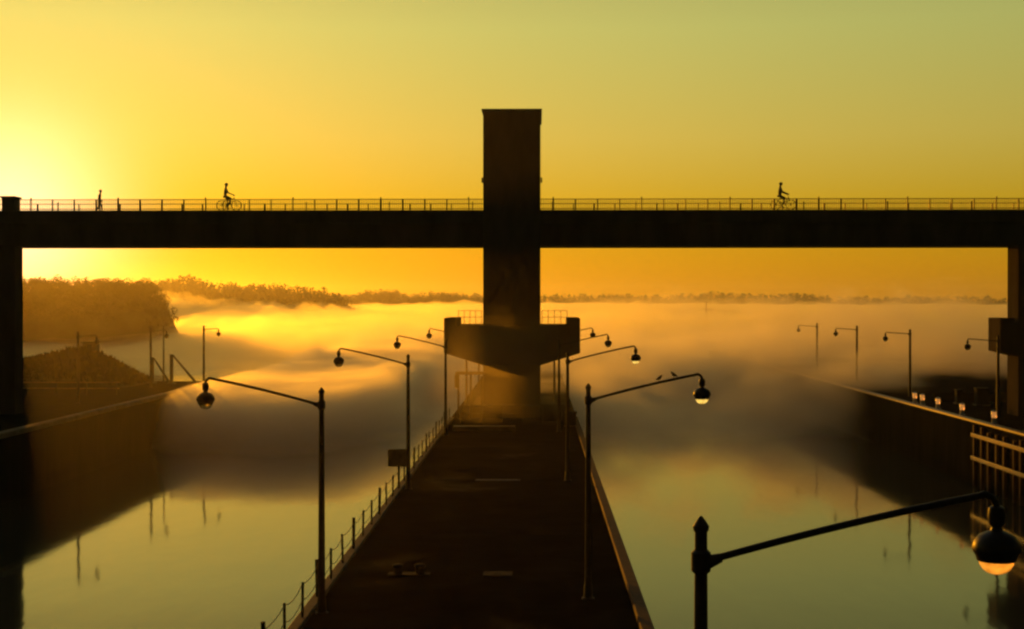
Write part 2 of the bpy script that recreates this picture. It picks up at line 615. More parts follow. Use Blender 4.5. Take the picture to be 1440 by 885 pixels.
mb.lathe([(0.11, 0), (0.13, 0.05), (0.05, 0.16)], 10, (0, 0, p.z - QUAY))
tag(mb.build('signal_mast', M['steel'], loc=(p.x, 142, QUAY), smooth=True), 'thin plain mast standing between the two triangular frames on the left quay', 'mast')

# square board on the second lamp pole
sb = thing('sign_board', 'square brown board fixed to a street lamp pole at the guide wall edge', 'sign', (XLL - 0.05, 59.6, at(560, 657, 59.6).z))
mb = MB()
mb.box(-0.78, 0.0, -0.06, -0.02, 0, 0.74)
mb.build('board', M['sign'], sb, bevel=0.01)
mb = MB()
for z in (0.15, 0.58):
    mb.box(-0.7, 0.16, -0.02, 0.02, z - 0.03, z + 0.03)
mb.build('bracket', M['steel'], sb)

# two birds on the lamp arm
for px, rz, lab in ((927, 0.2, 'small dark bird perched halfway along the lamp arm'), (948, 2.9, 'small dark bird perched nearer the lamp head on the same arm')):
    c = at(px, 0, 37.6)
    armx = c.x - 1.36 - 0.14
    u = armx / (3.02 - 0.32)
    za = 5.71 - 0.44
    z = QUAY + za + 0.02 + 3.02 * 0.215 * (1.18 * u - 0.18 * u * u) + 0.034
    bm = MB()
    k = 10
    prof = []
    pts = [(-0.15, 0, 0.05), (-0.09, 0, 0.075), (-0.03, 0, 0.10), (0.04, 0, 0.125), (0.075, 0, 0.165), (0.10, 0, 0.195), (0.125, 0, 0.195), (0.15, 0, 0.188)]
    bm.tube(pts, [0.012, 0.03, 0.055, 0.058, 0.04, 0.036, 0.02, 0.004], k)
    bm.tube([(0.0, 0.015, 0.0), (0.01, 0.015, 0.07)], 0.006, 5)
    bm.tube([(0.0, -0.015, 0.0), (0.01, -0.015, 0.07)], 0.006, 5)
    o = bm.build('bird', M['feather'], loc=(c.x, 37.6, z), smooth=True)
    o.rotation_euler = (0, 0, rz)
    o.scale = (0.62, 0.62, 0.75)
    tag(o, lab, 'bird', 'birds on the lamp arm')

# ------------------------------------------------------------------ railing along the left edge of the guide wall
rg = thing('edge_railing', 'low post and cable railing along the left edge of the guide wall', 'railing', (XL + 0.12, 0, QUAY))
ys = [30 + i * 2.45 for i in range(27)]
for i, y in enumerate(ys):
    mb = MB()
    hh_ = 0.95 + (0.12 if i % 3 == 0 else 0)
    mb.tube([(0, y, 0), (rnd.uniform(-.03, .03), y, hh_)], 0.035 if i % 3 else 0.05, 8)
    mb.build('railing_post', M['steel'], rg, smooth=True)
for z in (0.9, 0.5):
    mb = MB()
    pts = []
    for a, c in zip(ys[:-1], ys[1:]):
        for k in range(4):
            u = k / 4
            pts.append((0, a + (c - a) * u, z - 0.10 * 4 * u * (1 - u) * (1 + 0.3 * math.sin(a))))
    pts.append((0, ys[-1], z))
    mb.tube(pts, 0.012, 6)
    mb.build('cable', M['steel'], rg)

# ------------------------------------------------------------------ things on the guide wall
mb = MB()
mb.box(-1.9, 1.9, -0.25, 0.25, 0, 0.26)
mb.box(-1.9, 1.9, -0.35, 0.35, 0.262, 0.30)
tag(mb.build('stop_log', M['coping'], loc=(at(681, 0, 87.5).x, 87.5, QUAY), bevel=0.02), 'pale low beam lying across the guide wall in front of the pier', 'beam')
cab = thing('control_cabinet', 'wide dark cabinet against the right foot of the pier', 'cabinet', (1.1, 95.5, QUAY))
mb = MB()
mb.box(-0.9, 1.0, -0.5, 0.5, 0, 1.05)
mb.build('body', M['cabinet'], cab, bevel=0.03)
mb = MB()
mb.box(-1.0, 1.1, -0.6, 0.6, 1.05, 1.13)
mb.build('lid', M['cabinet'], cab, bevel=0.02)
for s in (-0.45, 0.5):
    mb = MB()
    mb.box(s - 0.38, s + 0.38, -0.53, -0.503, 0.1, 0.95)
    mb.build('door', M['cabinet'], cab, bevel=0.01)
eb = thing('equipment_box', 'small dark equipment box at the right edge of the guide wall near the pier', 'box', (2.1, 91.0, QUAY))
mb = MB()
mb.box(-0.42, 0.42, -0.4, 0.4, 0.08, 0.85)
mb.build('body', M['cabinet'], eb, bevel=0.03)
mb = MB()
mb.box(-0.47, 0.47, -0.45, 0.45, 0.852, 0.92)
mb.build('lid', M['cabinet'], eb, bevel=0.01)
mb = MB()
mb.box(-0.36, 0.36, -0.34, 0.34, 0.0, 0.078)
mb.build('footing', M['kerb'], eb)
# barrier rail in front of the plinth
bar = thing('barrier_rail', 'pipe barrier rail standing across the wall before the pier plinth', 'railing', (-1.6, 94.0, QUAY))
for z in (1.05, 0.55):
    mb = MB()
    mb.tube([(-3.4, 0, z), (2.0, 0, z)], 0.035, 8)
    mb.build('rail', M['rail'], bar)
for i in range(5):
    mb = MB()
    mb.tube([(-3.4 + i * 1.35, 0, 0), (-3.4 + i * 1.35, 0, 1.07)], 0.035, 8)
    mb.build('post', M['rail'], bar)
# goalpost frame left of the shaft
gp = thing('portal_frame', 'slim steel goalpost frame standing left of the pier shaft', 'frame', (at(660, 0, 97).x, 97, QUAY))
for x, zt in ((-0.75, 3.0), (0.1, 3.0), (0.85, 2.9)):
    mb = MB()
    mb.box(x - 0.07, x + 0.07, -0.07, 0.07, 0, zt)
    mb.build('post', M['steel'], gp)
mb = MB()
mb.box(-0.95, 1.05, -0.09, 0.09, 3.0, 3.2)
mb.build('beam', M['steel'], gp, bevel=0.01)
mb = MB()
mb.box(-1.0, -0.7, -0.16, -0.095, 2.1, 3.0)
mb.build('signal_box', M['cabinet'], gp, bevel=0.01)
# mooring bits and hatch on the wall deck
for px, py, lab in ((575, 810, 'low dark double mooring bitt on the deck of the guide wall'),):
    Y = 7.8 * F / (py - 428)
    bt = thing('mooring_bitt', lab, 'bitt', (at(px, 0, Y).x, Y, QUAY))
    for s in (-0.32, 0.32):
        mb = MB()
        mb.lathe([(0.13, 0.05), (0.12, 0.2), (0.16, 0.24), (0.17, 0.29), (0.12, 0.32)], 14, (s, 0, 0))
        mb.build('bitt_post', M['cabinet'], bt, smooth=True)
    mb = MB()
    mb.box(-0.6, 0.6, -0.2, 0.2, 0, 0.05)
    mb.build('base_plate', M['cabinet'], bt)
ht = thing('access_hatch', 'flat square steel hatch set in the deck of the guide wall', 'hatch', (at(700, 0, 41).x, 41.0, QUAY))
mb = MB()
mb.box(-0.42, 0.42, -0.35, 0.35, 0.0, 0.03)
mb.build('cover', M['cabinet'], ht)
mb = MB()
mb.tube([(-0.1, -0.2, 0.03), (-0.1, -0.2, 0.07), (0.1, -0.2, 0.07), (0.1, -0.2, 0.03)], 0.012, 6)
mb.build('handle', M['steel'], ht)
ht = thing('drain_grate', 'long dark drain grate across the guide wall, nearer the pale beam', 'grate', (at(700, 0, 62.9).x, 62.9, QUAY))
mb = MB()
mb.box(-1.0, 1.0, -0.3, 0.3, 0.0, 0.02)
mb.build('frame', M['rubber'], ht)
mb = MB()
for i in range(18):
    mb.box(-0.9 + i * 0.1, -0.86 + i * 0.1, -0.25, 0.25, 0.023, 0.035)
mb.build('grating', M['steel'], ht)

# ------------------------------------------------------------------ right quay: bollards, cabinets, low wall
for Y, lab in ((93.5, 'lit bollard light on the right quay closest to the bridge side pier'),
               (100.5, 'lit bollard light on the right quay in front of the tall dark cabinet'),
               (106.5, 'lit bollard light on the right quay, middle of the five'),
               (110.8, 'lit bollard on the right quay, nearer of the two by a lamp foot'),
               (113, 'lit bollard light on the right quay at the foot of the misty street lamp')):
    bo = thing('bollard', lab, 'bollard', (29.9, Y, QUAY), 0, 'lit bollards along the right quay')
    mb = MB()
    mb.lathe([(0.22, 0), (0.22, 0.05), (0.15, 0.08), (0.15, 0.34), (0.17, 0.36)], 16)
    post = mb.build('post', M['white'], bo, smooth=True)
    mb = MB()
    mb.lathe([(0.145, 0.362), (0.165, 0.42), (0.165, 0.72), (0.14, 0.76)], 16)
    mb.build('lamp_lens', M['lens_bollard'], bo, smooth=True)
    mb = MB()
    mb.lathe([(0.19, 0.762), (0.18, 0.80), (0.08, 0.86), (0.01, 0.87)], 16)
    mb.build('lid', M['white'], bo, smooth=True)
for px, w_, top, Y, lab in ((1348, 0.42, 547, 112, 'narrow tall dark cabinet on the right quay behind the bollards'),
                            (1381, 0.95, 545, 110, 'broad dark cabinet on the right quay beside the bridge side pier')):
    p = at(px, top, Y)
    cb = thing('equipment_cabinet', lab, 'cabinet', (p.x, Y, QUAY))
    h_ = p.z - QUAY
    mb = MB()
    mb.box(-w_ / 2, w_ / 2, -0.3, 0.3, 0.1, h_ - 0.08)
    mb.build('body', M['cabinet'], cb, bevel=0.02)
    mb = MB()
    mb.box(-w_ / 2 - 0.06, w_ / 2 + 0.06, -0.36, 0.36, h_ - 0.08, h_)
    mb.build('lid', M['cabinet'], cb, bevel=0.02)
    mb = MB()
    mb.box(-w_ / 2 - 0.1, w_ / 2 + 0.1, -0.38, 0.38, 0, 0.1)
    mb.build('footing', M['kerb'], cb)
    mb = MB()
    mb.box(-w_ / 2 + 0.05, w_ / 2 - 0.05, -0.325, -0.303, 0.2, h_ - 0.16)
    mb.build('door', M['cabinet'], cb)
gwl = thing('parapet_wall', 'long low dark parapet wall at the back of the right quay', 'wall', (31.8, 114.5, QUAY))
mb = MB()
mb.box(0, 14, 0, 0.3, 0, 0.62)
mb.build('wall', M['wall_top'], gwl)
mb = MB()
mb.box(-0.05, 14.05, -0.05, 0.35, 0.62, 0.72)
mb.build('coping', M['wall_top'], gwl, bevel=0.02)

# ------------------------------------------------------------------ left quay: triangular frames, mound, hut, rails
for (pt, pb, pd, lab, Y) in (((214, 503), (214, 534), (238, 534), 'smaller dark triangular steel frame on the left quay, nearer the mound', 140),
                             ((241, 499), (241, 536), (276, 536), 'larger dark triangular steel frame at the end of the left quay', 139)):
    a, b_, d = at(*pt, Y), at(*pb, Y), at(*pd, Y)
    h_ = a.z - QUAY
    wd = d.x - a.x
    fr = thing('triangular_frame', lab, 'frame', (a.x, Y, QUAY), 0, 'triangular frames on the left quay')
    for yo in (0.0,):
        mb = MB()
        mb.box(-0.15, 0.15, yo - 0.14, yo + 0.14, 0, h_)
        mb.build('upright', M['steel'], fr, bevel=0.02)
        mb = MB()
        L = math.hypot(wd, h_)
        nx, nz = h_ / L * 0.15, wd / L * 0.15
        mb.prism([(0.155, h_ - 2 * nz), (0.155, h_), (wd + nx, 0.002 + nz), (wd - nx, 0.002)], yo - 0.11, yo + 0.11)
        mb.build('raking_strut', M['steel'], fr)
    mb = MB()
    mb.box(-0.4, 0.4, -0.3, 0.3, 0, 0.06)
    mb.build('base_plate', M['steel'], fr)

# grassy mound with a small hut
bm_ = MB()
nu, nv = 36, 22
cx = at(122, 0, 138).x


def mound_h(x, y):
    dx = (x - cx)
    s = max(0.0, 1 - max(0, dx) / 5.6) if dx > 0 else max(0.0, 1 - (-dx) / 14.0)
    v = max(0.0, 1 - ((y - 137.8) / 5.5) ** 2)
    return 3.5 * (s ** 0.85) * v + 0.25 * noise.noise(Vector((x * 0.7, y * 0.7, 3))) * v * min(1, s * 4)


vs, fs = [], []
for j in range(nv + 1):
    for i in range(nu + 1):
        x = cx - 14 + 19.6 * i / nu
        y = 132.3 + 11 * j / nv
        vs.append((x, y, QUAY - 0.02 + max(0, mound_h(x, y))))
for j in range(nv):
    for i in range(nu):
        a = j * (nu + 1) + i
        fs.append((a, a + 1, a + nu + 2, a + nu + 1))
bm_.add(vs, fs)
tag(bm_.build('mound', M['soil'], smooth=True), 'grassy mound on the left quay', kind='structure')
gr = MB()
for k in range(5200):
    x = cx - 14 + 19.6 * rnd.random()
    y = 132.8 + 10 * rnd.random()
    z = mound_h(x, y)
    if z < 0.15:
        continue
    a = rnd.random() * 6.28
    s = rnd.uniform(0.1, 0.32)
    d = Vector((math.cos(a), math.sin(a), 0)) * s
    up = Vector((rnd.uniform(-.25, .25), rnd.uniform(-.25, .25), rnd.uniform(.2, .75)))
    o = Vector((x, y, QUAY + z - 0.08))
    gr.add([o - d, o + d, o + up], [(0, 1, 2)])
tag(gr.build('undergrowth', M['leaf']), 'rough undergrowth covering the mound', kind='stuff')
hut = thing('hut', 'small flat roofed hut on top of the grassy mound', 'hut', (at(128, 0, 138).x, 138, QUAY + 3.2))
mb = MB()
mb.box(-0.65, 0.65, -0.6, 0.6, -0.3, 0.85)
mb.build('wall', M['kerb'], hut, bevel=0.02)
mb = MB()
mb.box(-0.8, 0.8, -0.75, 0.75, 0.852, 0.97)
mb.build('roof', M['cabinet'], hut)
mb = MB()
mb.box(-0.2, 0.25, -0.63, -0.603, -0.1, 0.7)
mb.build('door', M['cabinet'], hut)
rl = thing('quay_railing', 'low two-bar railing at the back of the left quay near the mound', 'railing', (-40.5, 122, QUAY))
for z in (0.55, 1.05):
    mb = MB()
    mb.box(-14, 4.5, -0.04, 0.04, z - 0.045, z + 0.045)
    mb.build('rail', M['coping'], rl)
for i in range(8):
    mb = MB()
    mb.box(-14 + i * 2.6, -13.9 + i * 2.6, -0.05, 0.05, 0, 1.0)
    mb.build('post', M['steel'], rl)


# ------------------------------------------------------------------ cyclists on the bridge
def skin_body(name, nodes, edges, mat, parent=None, root=0):
    me = bpy.data.meshes.new(name)
    me.from_pydata([n[0] for n in nodes], edges, [])
    o = bpy.data.objects.new(name, me)
    COL.objects.link(o)
    sm = o.modifiers.new('skin', 'SKIN')
    sm.use_smooth_shade = True
    for i, n in enumerate(nodes):
        me.skin_vertices[0].data[i].radius = (n[1], n[1])
        me.skin_vertices[0].data[i].use_root = (i == root)
    ss = o.modifiers.new('sub', 'SUBSURF')
    ss.levels = ss.render_levels = 2
    me.materials.append(mat)
    if parent:
        o.parent = parent
    return o


def make_bicycle(label, loc, face, group):
    bi = thing('bicycle', label, 'bicycle', loc, 0 if face > 0 else math.pi, group)
    wr = 0.35
    for x in (-0.52, 0.54):
        mb = MB()
        pts = [(x + wr * math.cos(q), 0, wr + wr * math.sin(q)) for q in [2 * math.pi * k / 28 for k in range(29)]]
        mb.tube(pts, 0.028, 6, cap=False)
        wl = mb.build('wheel', M['rubber'], bi)
        mb = MB()
        for k in range(10):
            q = 2 * math.pi * k / 10
            mb.tube([(x, 0, wr), (x + wr * math.cos(q), 0, wr + wr * math.sin(q))], 0.005, 4)
        mb.tube([(x, -0.04, wr), (x, 0.04, wr)], 0.03, 8)
        mb.build('spokes', M['steel'], wl)
    mb = MB()
    bb, st, hd = (-0.05, 0, 0.30), (-0.22, 0, 0.82), (0.38, 0, 0.84)
    for a, c in ((bb, st), (bb, hd), (st, hd), ((-0.52, 0, .35), bb), ((-0.52, 0, .35), st), ((0.38, 0, .92), (0.54, 0, .35)), (st, (-0.25, 0, 0.95))):
        mb.tube([a, c], 0.02, 6)
    mb.build('frame', M['cabinet'], bi)
    mb = MB()
    mb.tube([(0.37, 0, .9), (0.33, 0, 1.05), (0.36, 0.26, 1.08)], 0.015, 6)
    mb.tube([(0.33, 0, 1.05), (0.36, -0.26, 1.08)], 0.015, 6)
    mb.build('handlebar', M['steel'], bi)
    mb = MB()
    mb.tube([(-0.40, 0, 0.965), (-0.28, 0, 0.975), (-0.1, 0, 0.965)], [0.07, 0.08, 0.025], 8)
    mb.build('saddle', M['rubber'], bi)
    mb = MB()
    mb.lathe([(0.09, -0.01), (0.09, 0.01)], 14)
    for s in (-1, 1):
        mb.tube([(-0.05, 0.05 * s, .3), (-0.05 + 0.12 * s, 0.08 * s, .3 - 0.12 * s)], 0.012, 5)
    mb.v = [(v if abs(v[0]) > 0.2 else v) for v in mb.v]
    mb.build('crank', M['steel'], bi)
    return bi


def make_rider(label, loc, face, lean, group):
    root = thing('person', label, 'person', loc, 0 if face > 0 else math.pi, group)
    s = lean
    hip = Vector((-0.25, 0, 1.04))
    ch = Vector((-0.25 + 0.46 * math.sin(s), 0, 1.04 + 0.46 * math.cos(s)))
    nk = Vector((ch.x + 0.09 * math.sin(s), 0, ch.z + 0.12))
    hd = Vector((nk.x + 0.05, 0, nk.z + 0.14))
    hands = 1.10
    nodes = [(hip, .15), (hip.lerp(ch, .5), .145), (ch, .165), (nk, .062), (hd, .10), (hd + Vector((0.01, 0, 0.12)), .085)]
    edges = [(0, 1), (1, 2), (2, 3), (3, 4), (4, 5)]
    for y, kx, kz, fx, fz in ((0.1, 0.16, 0.86, 0.02, 0.46), (-0.1, 0.10, 0.66, -0.12, 0.20)):
        i = len(nodes)
        nodes += [(Vector((hip.x + 0.03, y, hip.z - 0.04)), .095), (Vector((kx, y, kz)), .062), (Vector((fx, y, fz)), .042), (Vector((fx + 0.17, y, fz - 0.06)), .034)]
        edges += [(0, i), (i, i + 1), (i + 1, i + 2), (i + 2, i + 3)]
    for y in (0.2, -0.2):
        i = len(nodes)
        nodes += [(Vector((ch.x + .02, y, ch.z + 0.04)), .06), (Vector((ch.x + .12, y * 1.35, ch.z - 0.22)), .045), (Vector((0.34, y * 1.2, hands)), .034), (Vector((0.40, y * 1.2, hands - .01)), .028)]
        edges += [(2, i), (i, i + 1), (i + 1, i + 2), (i + 2, i + 3)]
    skin_body('body', nodes, edges, M['skin'], root)
    mb = MB()
    mb.lathe([(0.125, 0.03), (0.135, 0.06), (0.12, 0.13), (0.08, 0.185), (0.01, 0.205)], 14, (hd.x, 0, hd.z))
    mb.build('helmet', M['cloth_dark'], root, smooth=True)
    return root


GC, GP = 'bicycles ridden over the bridge', 'cyclists riding over the bridge'
cz = ZT + 0.16
for px, lean, face, lb_, lp_ in ((322, 0.05, 1, 'bicycle ridden on the bridge midway between sun glare and pylon', 'upright cyclist on the bridge midway between sun glare and pylon'),
                                 (1101, 0.08, 1, 'bicycle ridden along the bridge deck beyond the pylon from the sun', 'upright cyclist on the bridge deck beyond the pylon from the sun')):
    c = at(px, 0, BY + 0.75)
    make_bicycle(lb_, (c.x, BY + 0.75, cz), face, GC)
    make_rider(lp_, (c.x, BY + 0.75, cz), face, lean, GP)

c = at(140, 0, 104.2)
wk = thing('person', 'person walking along the bridge nearest the glare of the sun', 'person', (c.x, 104.2, cz))
nodes = [((0, 0, .93), .125), ((0.02, 0, 1.15), .12), ((0.05, 0, 1.36), .14), ((0.07, 0, 1.49), .055), ((0.10, 0, 1.60), .085), ((0.105, 0, 1.70), .075),
         ((0.0, .09, .88), .085), ((0.17, .09, .50), .06), ((0.20, .09, .07), .04), ((0.34, .09, .03), .03),
         ((0.0, -.09, .88), .085), ((-0.03, -.09, .48), .06), ((-0.24, -.09, .11), .04), ((-0.11, -.09, .03), .03),
         ((0.05, .19, 1.38), .055), ((-0.03, .23, 1.12), .042), ((0.10, .22, .90), .034), ((0.13, .21, .82), .03),
         ((0.05, -.19, 1.38), .055), ((0.02, -.23, 1.12), .042), ((0.22, -.22, .96), .034), ((0.28, -.21, .90), .03)]
skin_body('body', [(Vector(p_), r_) for p_, r_ in nodes],
          [(0, 1), (1, 2), (2, 3), (3, 4), (4, 5), (0, 6), (6, 7), (7, 8), (8, 9), (0, 10), (10, 11), (11, 12), (12, 13),
           (2, 14), (14, 15), (15, 16), (16, 17), (2, 18), (18, 19), (19, 20), (20, 21)], M['skin'], wk)
mb = MB()
mb.lathe([(0.085, -0.06), (0.105, 0.0), (0.10, 0.07), (0.06, 0.115), (0.01, 0.125)], 14, (0.09, 0, 1.66))
mb.build('hair', M['cloth_dark'], wk, smooth=True)

# ------------------------------------------------------------------ channel buoy far out in the mist
p = at(993, 455, 420)
bu = thing('channel_buoy', 'small squat channel buoy with a thin mast floating far out in the mist', 'buoy', (p.x, 420, 0))
mb = MB()
mb.lathe([(0.5, -0.6), (0.95, -0.3), (0.95, 0.5), (0.7, 0.7)], 16)
mb.build('float', M['buoy'], bu, smooth=True)
mb = MB()
mb.lathe([(0.55, 0.7), (0.35, 5.0), (0.9, 5.05), (0.9, 7.0), (0.1, 7.2)], 14)
mb.build('tower', M['buoy'], bu)
mb = MB()
mb.tube([(0, 0, 7.1), (0, 0, 12.6)], 0.1, 6)
mb.build('mast', M['steel'], bu)


# ------------------------------------------------------------------ bluff, far shores and trees
def ridge(name, label, xs, zs, Y0, Y1, seed, mat):
    """land rising from the water, crest heights zs at xs, between distances Y0 and Y1"""
    mb = MB()
    nx, ny = 90, 14
    vs, fs = [], []
    for j in range(ny + 1):
        v = j / ny
        for i in range(nx + 1):
            u = i / nx * (len(xs) - 1)
            k = min(int(u), len(xs) - 2)
            f = u - k
            x = xs[k] * (1 - f) + xs[k + 1] * f
            z = zs[k] * (1 - f) + zs[k + 1] * f
            prof = math.sin(min(1, v * 2.2) * math.pi / 2) if v < 0.6 else math.cos((v - 0.6) / 0.4 * math.pi / 2)
            zz = z * prof * (1 + 0.12 * noise.noise(Vector((x * 0.02, v * 3, seed)))) - 0.3
            vs.append((x, Y0 + (Y1 - Y0) * v + 6 * noise.noise(Vector((x * 0.03, 0, seed))), zz))
    for j in range(ny):
        for i in range(nx):
            a = j * (nx + 1) + i
            fs.append((a, a + 1, a + nx + 2, a + nx + 1))
    mb.add(vs, fs)
    tag(mb.build(name, mat, smooth=True), label, kind='structure')


def leaf_clump(mb, c, r, n, leaf):
    for _ in range(n):
        while True:
            q = Vector((rnd.uniform(-1, 1), rnd.uniform(-1, 1), rnd.uniform(-1, 1)))
            if q.length < 1:
                break
        q = q * (0.55 + 0.45 * q.length)
        o = Vector((c[0] + q.x * r[0], c[1] + q.y * r[1], c[2] + q.z * r[2]))
        a = Vector((rnd.gauss(0, 1), rnd.gauss(0, 1), rnd.gauss(0, 1))).normalized() * leaf * rnd.uniform(.5, 1.2)
        b2 = Vector((rnd.gauss(0, 1), rnd.gauss(0, 1), rnd.gauss(0, 1))).normalized() * leaf * rnd.uniform(.5, 1.2)
        mb.add([o - a, o + b2, o + a, o - b2], [(0, 1, 2, 3)])


def crest(xs, zs, x):
    for k in range(len(xs) - 1):
        if xs[k] <= x <= xs[k + 1]:
            f = (x - xs[k]) / (xs[k + 1] - xs[k])
            return zs[k] * (1 - f) + zs[k + 1] * f
    return zs[-1] if x > xs[-1] else zs[0]


def woods(name, label, xs, tops, Y, depth, n, size, leaf, per, rows=3, ground=0.45):
    mb = MB()
    x0, x1 = xs[0], xs[-1]
    for r in range(rows):
        for i in range(n):
            x = x0 + (x1 - x0) * (i + rnd.uniform(.1, .9)) / n
            top = crest(xs, tops, x) + rnd.gauss(0, size * 0.10)
            if r:
                top -= rnd.uniform(0.2, 0.5) * size * r
            s = size * rnd.uniform(.65, 1.2)
            y = Y - depth * r / max(1, rows) * 0.6 + rnd.uniform(-3, 3)
            leaf_clump(mb, (x, y, top - s * 0.5), (s * rnd.uniform(.45, .7), s * .5, s * .52), per, leaf)
            leaf_clump(mb, (x + rnd.uniform(-.4, .4) * s, y, top - s * 0.95), (s * .7, s * .5, s * .5), per, leaf)
    tag(mb.build(name, M['leaf']), label, kind='stuff')


def pxs(lst, Y):
    return [at(a, b, Y).x for a, b in lst], [at(a, b, Y).z for a, b in lst]


# nearer wooded bluff under the sunrise
PL = [(-160, 388), (-40, 386), (30, 390), (60, 391), (100, 392), (140, 390), (175, 394), (205, 396), (222, 404), (234, 440)]
xs, zs = pxs(PL, 420)
ridge('hill', 'dark wooded bluff rising from the river under the sunrise', xs, [max(1, z - 4) for z in zs], 398, 444, 1.0, M['soil'])
woods('treeline', 'dense dark trees covering the bluff', xs, zs, 424, 40, 64, 5.0, 0.27, 230, rows=4)
# distinct trees along the crest
for px, py in ((50, 389), (66, 392), (88, 394), (118, 393), (141, 389), (150, 392), (172, 394), (192, 397)):
    p = at(px, py, 418)
    tr = thing('tree', 'round crowned tree standing up from the crest of the wooded bluff', 'tree', (p.x, 418, p.z - 7), 0, 'trees on the crest of the bluff')
    mb = MB()
    mb.tube([(0, 0, -1), (0.1, 0, 3), (0, 0.1, 5.4)], [.28, .2, .08], 7)
    mb.build('trunk', M['bark'], tr)
    mb = MB()
    for k in range(6):
        leaf_clump(mb, (rnd.uniform(-1.5, 1.5), rnd.uniform(-1.2, 1.2), rnd.uniform(3.6, 5.8)), (1.5, 1.4, 1.2), 200, 0.22)
    mb.build('crown', M['leaf'], tr)
# second wooded point, beyond
PL2 = [(150, 397), (215, 393), (245, 390), (272, 387), (290, 397), (320, 399), (350, 397), (380, 398), (415, 402), (450, 406), (484, 413)]
xs, zs = pxs(PL2, 900)
ridge('hill', 'wooded point of land behind the drifting mist', xs, [max(1, z - 8) for z in zs], 880, 960, 5.0, M['soil'])
woods('treeline', 'hazy trees on the wooded point behind the mist', xs, zs, 905, 60, 48, 8.5, 1.0, 60, rows=3)
PL3 = [(470, 416), (500, 412), (530, 410), (556, 407), (580, 414), (615, 408), (640, 412), (690, 414), (760, 415), (800, 415), (840, 413), (880, 414), (915, 415), (960, 413), (1000, 410), (1040, 413), (1080, 415), (1120, 412), (1160, 417), (1230, 417), (1330, 417), (1440, 417), (1560, 416)]
xs, zs = pxs(PL3, 2000)
ridge('far_shore', 'faint far river shore along the horizon', xs, [max(1, z - 9) for z in zs], 1950, 2500, 9.0, M['soil'])
woods('treeline', 'faint line of trees on the far shore', xs, zs, 1990, 60, 130, 11.0, 1.5, 46, rows=2)


PL4 = [(455, 424), (480, 416), (500, 413), (520, 408), (545, 408), (560, 411), (585, 417), (610, 411), (630, 410), (650, 415), (690, 417), (720, 424)]
xs, zs = pxs(PL4, 1350)
ridge('far_shore', 'low wooded shore beyond the point, left of the pylon', xs, [max(1, z - 8) for z in zs], 1335, 1380, 13.0, M['soil'])
woods('treeline', 'uneven hazy clumps of trees on the low shore left of the pylon', xs, zs, 1350, 40, 34, 8.5, 0.9, 90, rows=2)


# ------------------------------------------------------------------ haze and mist
def vol_mat(name, dens, col=(1, 1, 1), g=0.6):
    m = bpy.data.materials.new(name)
    m.use_nodes = True
    t = m.node_tree
    t.nodes.clear()
    out = t.nodes.new('ShaderNodeOutputMaterial')
    v = t.nodes.new('ShaderNodeVolumePrincipled')
    v.inputs['Density'].default_value = dens
    v.inputs['Color'].default_value = (*col, 1)
    v.inputs['Anisotropy'].default_value = g
    t.links.new(v.outputs[0], out.inputs['Volume'])
    return m


hz = MB()
hz.box(-1500, 1700, -60, 2700, -4.5, 45)
tag(hz.build('haze', vol_mat('haze_air', 0.00017, (0.97, 0.93, 0.86), 0.8)), 'thin golden morning haze', kind='stuff')


def billow(x, y, seed, sc_):
    """puffy noise 0..1"""
    v, a, tot, f = 0.0, 1.0, 0.0, 1.0 / sc_
    for o in range(4):
        v += a * (1 - abs(noise.noise(Vector((x * f, y * f * 0.8, seed + o * 7.3)))) * 1.6)
        tot += a
        a *= 0.5
        f *= 2.1
    return max(0.0, v / tot)


def mist_bank(label, dens, top, Y0, Y1, x_of, near, seed, sc_, nx=120, ny=90, col=(1, 0.98, 0.95), g=0.6, z0=0.06, lo=0.3, hi=1.4):
    """a closed slab of mist lying on the water whose upper side billows up to about the height top(x, y)"""
    mb = MB()
    vs, fs = [], []
    for j in range(ny + 1):
        Y = Y0 * (Y1 / Y0) ** (j / ny)
        xa, xb = x_of(Y)
        for i in range(nx + 1):
            x = xa + (xb - xa) * i / nx
            e = min(1.0, i / 6, (nx - i) / 6, (ny - j) / 3, near(x, Y))
            e = max(0.0, e)
            h = top(x, Y) * (lo + hi * billow(x, Y, seed, sc_ * (0.5 + Y / 400)) ** 2) * (e * e * (3 - 2 * e))
            vs.append((x, Y, z0 + 0.02 + max(0.0, h)))
    n0 = len(vs)
    for j in range(ny + 1):
        for i in range(nx + 1):
            v = vs[j * (nx + 1) + i]
            vs.append((v[0], v[1], z0))
    W = nx + 1
    for j in range(ny):
        for i in range(nx):
            a = j * W + i
            fs.append((a, a + 1, a + W + 1, a + W))
            fs.append((n0 + a, n0 + a + W, n0 + a + W + 1, n0 + a + 1))
    for i in range(nx):
        fs.append((i, n0 + i, n0 + i + 1, i + 1))
        a = ny * W + i
        fs.append((a + 1, n0 + a + 1, n0 + a, a))
    for j in range(ny):
        a = j * W
        fs.append((a, a + W, n0 + a + W, n0 + a))
        a = j * W + nx
        fs.append((a, n0 + a, n0 + a + W, a + W))
    mb.add(vs, fs)
    o = mb.build('mist', vol_mat('mist_air', dens, col, g), smooth=True)
    return tag(o, label, kind='stuff')


def fan(Y):
    return (-0.55 * Y - 20, 0.62 * Y + 30)


def edge(y_a, width, wob, seed):
    def f(x, Y):
        ya = y_a + wob * noise.noise(Vector((x * 0.06, seed, 0.0))) + 0.5 * wob * noise.noise(Vector((x * 0.2, seed, 4.0)))
        return (Y - ya) / width
    return f


def sm(a, b, v):
    t = max(0.0, min(1.0, (v - a) / (b - a)))
    return t * t * (3 - 2 * t)


def lee(x, y):
    """the mist lies thin in the lee of the bluff"""
    return 1 - 0.72 * (1 - sm(-0.31, -0.20, x / y)) * sm(150, 230, y)


